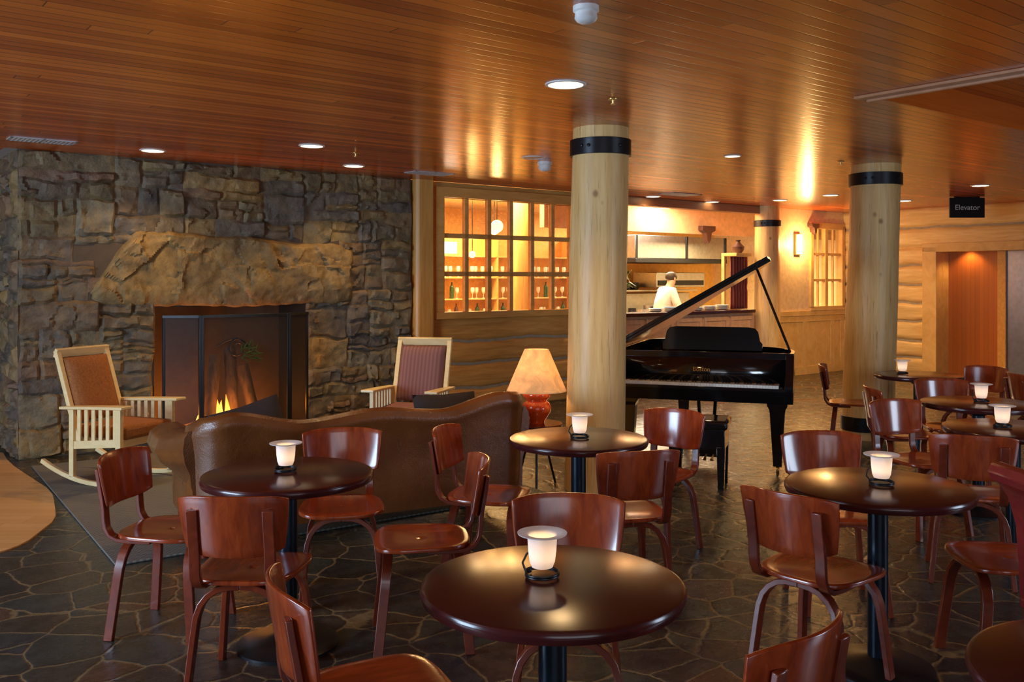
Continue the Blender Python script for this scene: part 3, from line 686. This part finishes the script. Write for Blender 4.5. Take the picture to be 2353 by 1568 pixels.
fs+=[tuple(range(n))[::-1],tuple(range(3*n,4*n))]
q.add(vs,fs)
q.box((0,0,.60),(1.5,.27,.70)); q.box((0.0,.0,.60),(1.5,.025,.72)) 
for x0 in (0,1.435): q.prism([(0,.60),(0,.74),(.03,.78),(.12,.82),(.18,.88),(.22,.95),(.27,.985),(.27,.62)],x0,x0+.065,Matrix(((0,0,1,0),(1,0,0,0),(0,1,0,0),(0,0,0,1))))
q.build('piano_case','lacquer',parent=pn,bevel=.004,smooth=30)
q=MB(); q.add([(.065,.19,.72),(1.435,.19,.72),(1.435,.235,.93),(.065,.235,.93),(.065,.27,.93),(1.435,.27,.93)],[(0,1,2,3),(3,2,5,4)]); q.build('fallboard','lacquer',parent=pn,solid=.01)
q=MB(); kw=1.28/52
for k in range(52): q.box((.11+k*kw,.03,.70),(.11+(k+1)*kw-.0012,.19,.742))
q.build('white_keys','ivory',parent=pn,smooth=0)
q=MB()
for k in range(51):
    if k%7 in (0,2,3,5,6): q.box((.11+(k+1)*kw-.006,.10,.742),(.11+(k+1)*kw+.006,.19,.754))
q.build('black_keys','lacquer',parent=pn,smooth=0)
q=MB(); mp=[(-.42,0),(-.42,.06),(-.40,.085),(-.385,.16),(-.36,.19),(-.30,.20),(.30,.20),(.36,.19),(.385,.16),(.40,.085),(.42,.06),(.42,0)]
q.prism(mp,0,.02,Matrix.Translation((.82,.42,.985))@Matrix.Rotation(R0(85),4,'X')).build('music_desk','lacquer',parent=pn,bevel=.003)
th=R0(30); LM=Matrix.Translation((0,0,.992))@Matrix.Rotation(-th,4,'Y')
lo=smoothp(outline(-.008,.44)); q=MB(); q.prism([(x,y) for x,y in lo],0,.026,LM); q.build('lid','lacquer',parent=pn,bevel=.003,smooth=30)
q=MB(); q.prism([(0,.44),(1.5,.44),(1.5,.80),(0,.80)],.028,.054,LM); q.build('folded_lid_flap','lacquer',parent=pn,bevel=.003)
tip=LM@V((1.36,.70,0)); MB().tube([(1.455,.62,.97),tip],.011,8).build('lid_prop','lacquer',parent=pn)
q=MB(); q.grid(lambda i,j:V((.04+.6*i+ .3*(1-j),.35+1.3*j,.84)),4,4); q.build('soundboard_frame','gold',parent=pn,solid=.01)
for (x,y) in ((.14,.25),(1.37,.25),(.42,1.55)):
    MB().sweep([(x,y,.66),(x,y,.56),(x,y,.53),(x,y,.5),(x,y,.12),(x,y,.06)],(1,0,0),[.16,.16,.13,.12,.075,.07],[.16,.16,.13,.12,.075,.07]).build('leg','lacquer',parent=pn,bevel=.005)
    q=MB(); q.lathe([(0,-.012),(.03,-.012),(.032,0),(.03,.012),(0,.012)],18,fn=lambda p,x=x,y=y:V((x+p.z,y+p.x,p.y+.032))); q.build('caster','gold',parent=pn)
q=MB(); q.sweep([(.70,.42,.66),(.74,.42,.14)],(1,0,0),.03,.03); q.sweep([(.86,.42,.66),(.82,.42,.14)],(1,0,0),.03,.03); q.box((.66,.36,.08),(.90,.48,.15)); q.build('pedal_lyre','lacquer',parent=pn,bevel=.004)
for k in range(3): MB().sweep([(.72+k*.06,.36,.10),(.72+k*.06,.27,.085),(.72+k*.06,.24,.075)],(1,0,0),[.012,.02,.03],.008).build('pedal','gold',parent=pn)
def text(s_,size,mat,parent,mx,name='lettering',ext=.001):
    cu=bpy.data.curves.new(name,'FONT'); cu.body=s_; cu.size=size; cu.extrude=ext; cu.align_x='CENTER'; cu.align_y='CENTER'
    tmp=bpy.data.objects.new('tmp',cu); COL.objects.link(tmp); dg=bpy.context.evaluated_depsgraph_get(); me=bpy.data.meshes.new_from_object(tmp.evaluated_get(dg)); bpy.data.objects.remove(tmp)
    me.materials.clear(); me.materials.append(MAT[mat]); me.transform(mx); o_=bpy.data.objects.new(name,me); COL.objects.link(o_); o_.parent=parent; return o_
text('Boston',.05,'gold',pn,Matrix.Translation((.76,.198,.84))@Matrix.Rotation(R0(78),4,'X'))
bn=root('piano_bench','black lacquered piano bench with padded seat','bench',(1.46,7.12,0),pa)
MB().box((-.23,-.18,.45),(.23,.18,.52)).build('seat','lacquer',parent=bn,bevel=.02)
MB().box((-.21,-.16,.30),(.21,.16,.45)).build('seat_frame','lacquer',parent=bn,bevel=.005)
for sx in (-.18,.18):
    for sy in (-.13,.13): MB().sweep([(sx,sy,.32),(sx,sy,0)],(1,0,0),[.065,.045],[.065,.045]).build('leg','lacquer',parent=bn,bevel=.003)

# ------------------------------------------------------------ ceiling fixtures
def canlight(x,y,r,on,e=55,spot=2.3):
    lab='recessed ceiling downlight, glowing warm' if on else 'recessed ceiling downlight, switched off'
    c=root('recessed_light',lab,'ceiling light',(x,y,CH),group='recessed ceiling lights')
    MB().lathe([(r*.84,-.001),(r*.86,-.008),(r,-.006),(r*1.02,0)],40).build('trim_ring','white',parent=c)
    MB().lathe([(0,-.004),(r*.85,-.004)],40).build('lens','bulb' if on else 'offlens',parent=c)
    if on and e: light('SPOT','downlight',(0,0,-.03),e,WARM,.09,parent=c,spot=spot)
canlight(.315,5.36,.12,True,70)
for (x,y,e,sp_) in ((-3.2,8.14,42,2.1),(-1.72,7.85,110,2.0),(-1.6,9.25,60,2.1),(4.36,12.5,120,2.3),(5.74,11.2,130,2.3),(1.96,12.7,90,2.3),(2.98,13.6,0,2),(5.75,13.4,90,2.3),(3.9,13.3,0,2)): canlight(x,y,.11,True,e,sp_)
canlight(.2,8.6,.11,False); canlight(2.05,8.5,.08,True,45)  # small one switched on as added warm fill for column and piano floor
def vent(x,y,w,d):
    c=root('ceiling_vent','white metal ceiling air vent with louvers','vent',(x,y,CH),ANG,group='ceiling vents')
    q=MB(); 
    for a,b in (((-w/2,-d/2),(w/2,-d/2+.02)),((-w/2,d/2-.02),(w/2,d/2)),((-w/2,-d/2),(-w/2+.02,d/2)),((w/2-.02,-d/2),(w/2,d/2)),((-.01,-d/2),(.01,d/2))): q.box((a[0],a[1],-.008),(b[0],b[1],0))
    q.build('vent_frame','ventw',parent=c)
    q=MB()
    n_=int(w/.035)
    for i in range(n_): xx=-w/2+.03+i*(w-.05)/n_; q.sweep([(xx,-d/2,-.004),(xx,d/2,-.004)],(1,0,-.6),.022,.002)
    q.build('louvers','ventw',parent=c)
vent(-3.88,7.55,.5,.22); vent(-.89,9.9,.5,.25); vent(2.27,12.35,.55,.3)
def detector(x,y,s_):
    c=root('smoke_detector','white round ceiling smoke detector','smoke detector',(x,y,CH),group='smoke detectors')
    MB().lathe([(0,0),(.055*s_,0),(.055*s_,-.02*s_),(.04*s_,-.03*s_)],30).build('mounting_plate','white',parent=c)
    MB().lathe([(.045*s_,-.02*s_),(.048*s_,-.05*s_),(.04*s_,-.062*s_),(.025*s_,-.07*s_),(0,-.072*s_)],30).build('sensor_head','white',parent=c)
detector(.31,3.83,1); detector(.32,8.95,1.3)
def sprink(x,y):
    q=MB(); q.lathe([(0,0),(.035,0),(.033,-.006),(.01,-.008),(.008,-.03),(.02,-.033),(.02,-.036),(0,-.036)],20)
    o_=q.build('fire_sprinkler','gold',label='small brass ceiling fire sprinkler',cat='sprinkler',loc=(x,y,CH)); o_['group']='ceiling sprinklers'
sprink(.64,5.8); sprink(-1.42,8.3); sprink(3.2,8.9)
sg=root('elevator_sign','small black hanging sign with white elevator lettering','sign',(6.37,12.8,CH))
MB().box((-.245,-.015,-.29),(.245,.015,-.01)).build('sign_board','iron',parent=sg,bevel=.004)
q=MB(); q.box((-.18,-.006,-.012),(.18,.006,0)); q.build('hanger','iron',parent=sg)
text('Elevator',.105,'white',sg,Matrix.Translation((0,-.017,-.15))@Matrix.Rotation(R0(90),4,'X'))
sx_=UV(12.95,8.93,2.16); scn=root('wall_sconce','glowing rectangular wall sconce on cream wall','wall lamp',sx_,ANG)
MB().box((-.06,.0,-.16),(.06,.07,.16)).build('sconce_shade','sconce_e',parent=scn,bevel=.01)
MB().box((-.075,.03,-.175),(.075,.07,.175)).build('back_plate','trimw',parent=scn,bevel=.004)
light('POINT','sconce_light',(0,-.14,.0),34,(1,.60,.22),.05,parent=scn)
def bracket(u,v,z,s_,l):
    q=MB(); q.prism([(-.17*s_,.10*s_),(.17*s_,.10*s_),(.17*s_,.02*s_),(.07*s_,-.02*s_),(.05*s_,-.14*s_),(0,-.20*s_),(-.05*s_,-.14*s_),(-.07*s_,-.02*s_),(-.17*s_,.02*s_)],-.05,.05,Matrix(((1,0,0,0),(0,0,1,0),(0,1,0,0),(0,0,0,1))))
    o_=q.build('timber_bracket','clay',bevel=.006,label=l,cat='bracket'); o_.location=UV(u,v,z); o_.rotation_euler=(0,0,ANG)
bracket(12.3,10.34,2.40,1.0,'dark carved timber bracket under the soffit')
bracket(13.33,8.94,2.45,.6,'dark bracket on the cream wall')
# ------------------------------------------------------------ kitchen
hd=root('range_hood','large stainless steel kitchen range hood','range hood',UV(13.6,12.5),ANG)
q=MB(); q.box((-1.3,-.45,1.98),(1.3,.6,2.42)); q.build('hood_body','steel',parent=hd,bevel=.01)
q=MB(); q.box((-1.32,-.48,1.90),(1.32,.6,1.98)); 
for sx in (-1.3,.1,1.27): q.box((sx,-.47,1.98),(sx+.05,-.45,2.42))
q.build('hood_rim','iron',parent=hd,bevel=.004)
rn=root('kitchen_range','stainless commercial kitchen range with oven shelf','stove',UV(13.7,12.8),ANG)
q=MB(); q.box((-1.2,-.4,0),(1.2,.5,.92)); q.box((-1.2,.2,.92),(1.2,.5,1.3)); q.build('range_body','steel',parent=rn,bevel=.01)
MB().box((-.3,-.25,1.42),(1.15,.4,1.72)).build('salamander_broiler','steel',parent=rn,bevel=.01)
q=MB(); q.box((-.25,-.27,1.46),(1.1,-.25,1.56)); q.build('broiler_door','iron',parent=rn)
MB().box((-1.1,-.42,.2),(-.1,-.4,.75)).build('oven_door','iron',parent=rn); MB().box((.1,-.42,.2),(1.1,-.4,.75)).build('oven_door','iron',parent=rn)
MB().box((-1.2,.0,1.34),(1.2,.45,1.37)).build('shelf','steel',parent=rn)
for k in range(14):
    q=MB(); r_=.08+.015*(k%3); q.lathe([(0,0),(r_*.8,0),(r_,.03),(r_,.10+.05*(k%2)),(r_*.95,.10+.05*(k%2)),(r_*.9,.02),(0,.015)],20); bl=(k%3==0 or 4<=k<8); o_=q.build('cooking_pot','iron' if bl else 'steel',label='black cooking pot in the kitchen' if bl else 'stainless cooking pot in the kitchen' ,cat='pot')
    if k<4: o_.location=UV(12.75+k*.45,12.58,.92)
    elif k<8: o_.location=UV(12.62+(k-4)*.21,13.02,1.37)
    else: o_.location=UV(11.9+(k-8)*.28,11.45,.94)
    o_['group']='kitchen pots'
ks=root('work_counter','cream kitchen work counter with steel top','counter',UV(12.7,11.5),ANG)
MB().box((-1.2,-.3,0),(1.2,.3,.9)).build('counter_body','cream',parent=ks,bevel=.005); MB().box((-1.22,-.32,.9),(1.22,.32,.94)).build('counter_surface','steel',parent=ks,bevel=.005)
for k in range(6):
    q=MB(); 
    for j in range(4+k%3): q.lathe([(0,j*.012),(.06,j*.012),(.11,.012+j*.012),(.11,.015+j*.012),(0,.006+j*.012)],24)
    o_=q.build('stacked_plates','white',label='stack of white plates on the serving counter',cat='plates'); o_.location=UV(9.9+k*.3,9.28,1.11); o_['group']='plate stacks'
q=MB(); q.grid(lambda i,j:V((11.60+.40*i,9.27+.025*math.sin(i*38)*(1 if j<.35 or j>.45 else .5),1.115+.83*j)),60,12); q.build('curtain','curtain',rz=ANG,solid=.004,label='gathered dark red curtain above the counter end',cat='curtain')
q=MB(); q.box((11.55,9.12,1.95),(11.93,9.42,2.0)); q.box((11.55,9.36,1.11),(11.59,9.42,1.95)); q.build('shelf_unit','trimpale',rz=ANG,bevel=.004,label='pale wooden shelf above the curtain',cat='shelf')
q=MB(); q.lathe([(0,0),(.05,0),(.09,.05),(.10,.10),(.05,.15),(.03,.18),(.045,.21),(0,.21)],24); o_=q.build('vase','clay',label='dark clay vase on the shelf',cat='vase'); o_.location=UV(11.78,9.27,2.0)
pl_=root('potted_plant','leafy green plant in a clay pot on the counter','plant',UV(9.05,9.25,1.11))
MB().lathe([(0,0),(.07,0),(.09,.13),(.08,.13),(0,.12)],24).build('pot','clay',parent=pl_)
q=MB()
for k in range(22):
    a=k*2.4; h=.25+.25*random.random(); r_=.18+.12*random.random()
    q.sweep([(0,0,.12),(r_*.4*math.cos(a),r_*.4*math.sin(a),.12+h*.7),(r_*.8*math.cos(a),r_*.8*math.sin(a),.12+h),(r_*1.2*math.cos(a),r_*1.2*math.sin(a),.12+h*.8)],(-math.sin(a),math.cos(a),0),[.006,.05,.06,.004],.002)
q.build('foliage','leaf',parent=pl_)
ch=root('person','cook in a white jacket with dark hair bending over work','person',(2.54,15.6,0),R0(20))
def skin(name,verts,edges,rad,mat,parent,rootv=0):
    me=bpy.data.meshes.new(name); me.from_pydata(verts,edges,[]); me.materials.append(MAT[mat]); ob=bpy.data.objects.new(name,me); COL.objects.link(ob); ob.parent=parent
    md=ob.modifiers.new('skin','SKIN'); 
    for i,r_ in enumerate(rad): 
        ob.data.skin_vertices[0].data[i].radius=(r_,r_) if not isinstance(r_,tuple) else r_
        ob.data.skin_vertices[0].data[i].use_root=(i==rootv)
    md.use_smooth_shade=True
    s_=ob.modifiers.new('sub','SUBSURF'); s_.levels=2; s_.render_levels=2; return ob
bv=[(0,0,.95),(.05,0,1.15),(.12,0,1.36),(.16,0,1.45),(.20,0,1.52),(.22,0,1.60),
 (.11,.19,1.37),(.20,.25,1.10),(.42,.20,1.02),(.11,-.19,1.37),(.20,-.25,1.10),(.42,-.20,1.02),
 (0,.10,.88),(.02,.11,.48),(-.02,.11,.08),(.12,.12,.04),(0,-.10,.88),(.02,-.11,.48),(-.02,-.11,.08),(.12,-.12,.04),
 (.50,.19,1.01),(.50,-.19,1.01)]
be=[(0,1),(1,2),(2,3),(3,4),(4,5),(2,6),(6,7),(7,8),(2,9),(9,10),(10,11),(0,12),(12,13),(13,14),(14,15),(0,16),(16,17),(17,18),(18,19),(8,20),(11,21)]
br=[.15,.14,.15,.06,.075,.085,.06,.045,.032,.06,.045,.032,.085,.06,.04,.03,.085,.06,.04,.03,.03,.03]
k0=len(bv)
for sgn,wr in ((1,20),(-1,21)):
    w_=V(bv[wr])
    for f_ in range(5):
        off=(f_-2)*.018
        if f_==0: p1=w_+V((.01,-sgn*.04,-.01)); p2=p1+V((.03,-sgn*.01,-.02))
        else: p1=w_+V((.05,off*sgn,0)); p2=p1+V((.035-.004*abs(f_-2),0,-.02))
        bv+= [tuple(p1),tuple(p2)]; be+=[(wr,k0),(k0,k0+1)]; br+=[.009,.008]; k0+=2
skin('body',bv,be,br,'skin',ch)
skin('jacket',[(0,0,.90),(.05,0,1.15),(.12,0,1.36),(.155,0,1.44),(.11,.19,1.38),(.20,.25,1.10),(.38,.21,1.03),(.11,-.19,1.38),(.20,-.25,1.10),(.38,-.21,1.03)],[(0,1),(1,2),(2,3),(2,4),(4,5),(5,6),(2,7),(7,8),(8,9)],[.18,.18,.185,.08,.085,.07,.055,.085,.07,.055],'chefw',ch)
skin('trousers',[(0,0,.92),(0,.10,.86),(.02,.11,.48),(-.02,.11,.08),(0,-.10,.86),(.02,-.11,.48),(-.02,-.11,.08)],[(0,1),(1,2),(2,3),(0,4),(4,5),(5,6)],[.165,.11,.08,.065,.11,.08,.065],'trous',ch)
q=MB(); q.lathe([(0,-.02),(.07,-.03),(.095,.0),(.098,.04),(.08,.085),(.04,.11),(0,.115)],24,fn=lambda p:V((p.x*1.08+.20,p.y*.9,p.z+1.60))); q.build('hair','hair',parent=ch,smooth=80)
q=MB(); q.lathe([(0,0),(.012,.004),(.009,.02),(0,.03)],8,fn=lambda p:V((.305+p.x,p.y,1.585+p.z))); q.build('nose','skin',parent=ch)
for s2 in (-1,1): q=MB(); q.lathe([(0,-.03),(.012,-.02),(.015,0),(.01,.025),(0,.03)],8,fn=lambda p,s2=s2:V((.225+p.x,s2*.085+p.y*.5,1.59+p.z))); q.build('ear','skin',parent=ch)

# ------------------------------------------------------------ bar behind window
sh=root('bar_shelf','pale wooden back-bar shelving holding glasses and bottles','shelf',UV(9.2,12.3),ANG)
q=MB(); q.box((-1.7,.2,0),(1.7,.25,2.3))
q.build('shelf_back','yellow',parent=sh)
q=MB(); q.box((-1.7,-.15,0),(1.7,.2,.9)); q.build('bar_cabinet','trimw',parent=sh,bevel=.004)
for z in (.9,1.25,1.6,1.95): MB().box((-1.7,-.1,z),(1.7,.2,z+.02)).build('shelf_board','trimpale',parent=sh)
for x in (-1.7,-.02,1.67): MB().box((x,-.1,0),(x+.03,.2,2.3)).build('shelf_upright','trimpale',parent=sh)
def glassob(kind):
    q=MB()
    if kind==0: q.lathe([(0,0),(.03,0),(.028,.004),(.004,.01),(.004,.07),(.03,.10),(.036,.14),(.03,.18),(.028,.18),(.033,.14),(0,.09)],14); o_=q.build('wine_glass','glassy',label='clear stemmed wine glass on the back bar',cat='glass'); o_['group']='back bar glassware'
    else: q.lathe([(0,0),(.037,0),(.037,.17),(.03,.20),(.013,.22),(.013,.27),(0,.27)],14); o_=q.build('bottle','bottleg' if kind==1 else 'clay',label='dark glass bottle on the back bar',cat='bottle'); o_['group']='back bar bottles'
    return o_
gs=[glassob(0),glassob(1),glassob(2)]; used=[0,0,0]
for row,z in enumerate((.92,1.27,1.62)):
    for i in range(24):
        k=random.choice((0,0,0,1,2)) if row<2 else 0; u=9.2-1.55+i*.134+random.uniform(-.02,.02)
        if used[k]: o_=gs[k].copy(); COL.objects.link(o_)
        else: o_=gs[k]; used[k]=1
        o_.location=UV(u,12.33+random.uniform(-.05,.04),z)
for k in range(3):
    if not used[k]: gs[k].location=UV(9.2,12.33,1.97)
x,y,_=UV(8.75,11.0); q=MB(); q.lathe([(0,0)]+[(.17,2.86*i/10) for i in range(11)]+[(0,2.86)],30,fn=lambda p:V((p.x+.01*noise.noise(p*2),p.y,p.z))); q.build('log_post','log',loc=(x,y,0),label='round log post inside the bar room',cat='post')
def pendant(u,v,z,r=.09):
    c=root('pendant_lamp','glowing amber glass globe pendant lamp','lamp',UV(u,v,z),0,group='amber pendant lamps')
    MB().lathe([(0,-r)]+[(r*math.sin(a),-r*math.cos(a)) for a in [k*math.pi/12 for k in range(1,12)]]+[(0,r)],24).build('globe','globe_e',parent=c)
    MB().lathe([(0,r*.95),(.006,r*.95),(.006,2.86-z),(0,2.86-z)],8).build('cord','iron',parent=c)
    light('POINT','pendant_light',(0,-.0,-.16),12,(1,.6,.22),.06,parent=c)
pendant(7.9,10.5,2.35); pendant(7.75,10.9,1.95,.05); pendant(8.9,11.9,2.4)
q=MB(); q.box((7.9,12.1,2.0),(8.3,12.14,2.18)); q.build('wall_screen','cool_e',rz=ANG,label='bright bluish lit screen above the back bar',cat='screen')
light('AREA','bar_light',UV(8.2,11.3,2.8),240,(1,.68,.32),1.5)
light('AREA','kitchen_light',UV(12.2,11.6,2.8),340,(1,.80,.55),1.5)
light('AREA','kitchen_light',UV(11.0,9.9,2.8),100,(1,.72,.42),.8)
light('AREA','kitchen_light',UV(14.4,10.6,2.3),160,(1,.70,.30),1.0)
fx=root('kitchen_ceiling_light','square amber glass flush ceiling light','ceiling light',UV(10.6,9.8,2.86),ANG)
MB().box((-.25,-.12,-.16),(.25,.12,-.03)).build('glass_diffuser','sconce_e',parent=fx,bevel=.01); q=MB(); q.box((-.27,-.14,-.03),(.27,.14,0)); q.build('metal_frame','iron',parent=fx)

# ------------------------------------------------------------ daylight & camera
def aim(o_,t): o_.rotation_euler=(V(t)-o_.location).to_track_quat('-Z','Y').to_euler()
a=light('AREA','window_daylight',(-6.0,1.2,1.4),400,(.55,.75,1),2.6,sizey=1.6); aim(a,(0,5,.4))
a=light('AREA','window_daylight',(1.5,-3.2,1.5),55,(.85,.88,1),4,sizey=1.5); aim(a,(.6,6,.9))
a=light('AREA','window_daylight',(6.5,2.6,1.4),90,(.66,.80,1),1.4,sizey=1.4); aim(a,(1.5,5,.5))
w=bpy.data.worlds.new('World'); sc.world=w; w.use_nodes=True; b=w.node_tree.nodes['Background']; b.inputs[0].default_value=(.62,.56,.55,1); b.inputs[1].default_value=.11
cam=bpy.data.cameras.new('Camera'); co=bpy.data.objects.new('Camera',cam); COL.objects.link(co); co.location=(0,0,1.6); co.rotation_euler=(math.pi/2,0,0)
cam.sensor_width=36; cam.lens=36*2100/2353; cam.shift_y=-144/2353; cam.clip_start=.05; cam.clip_end=100
sc.camera=co
sc.view_settings.view_transform='Standard'
sc.view_settings.exposure=0
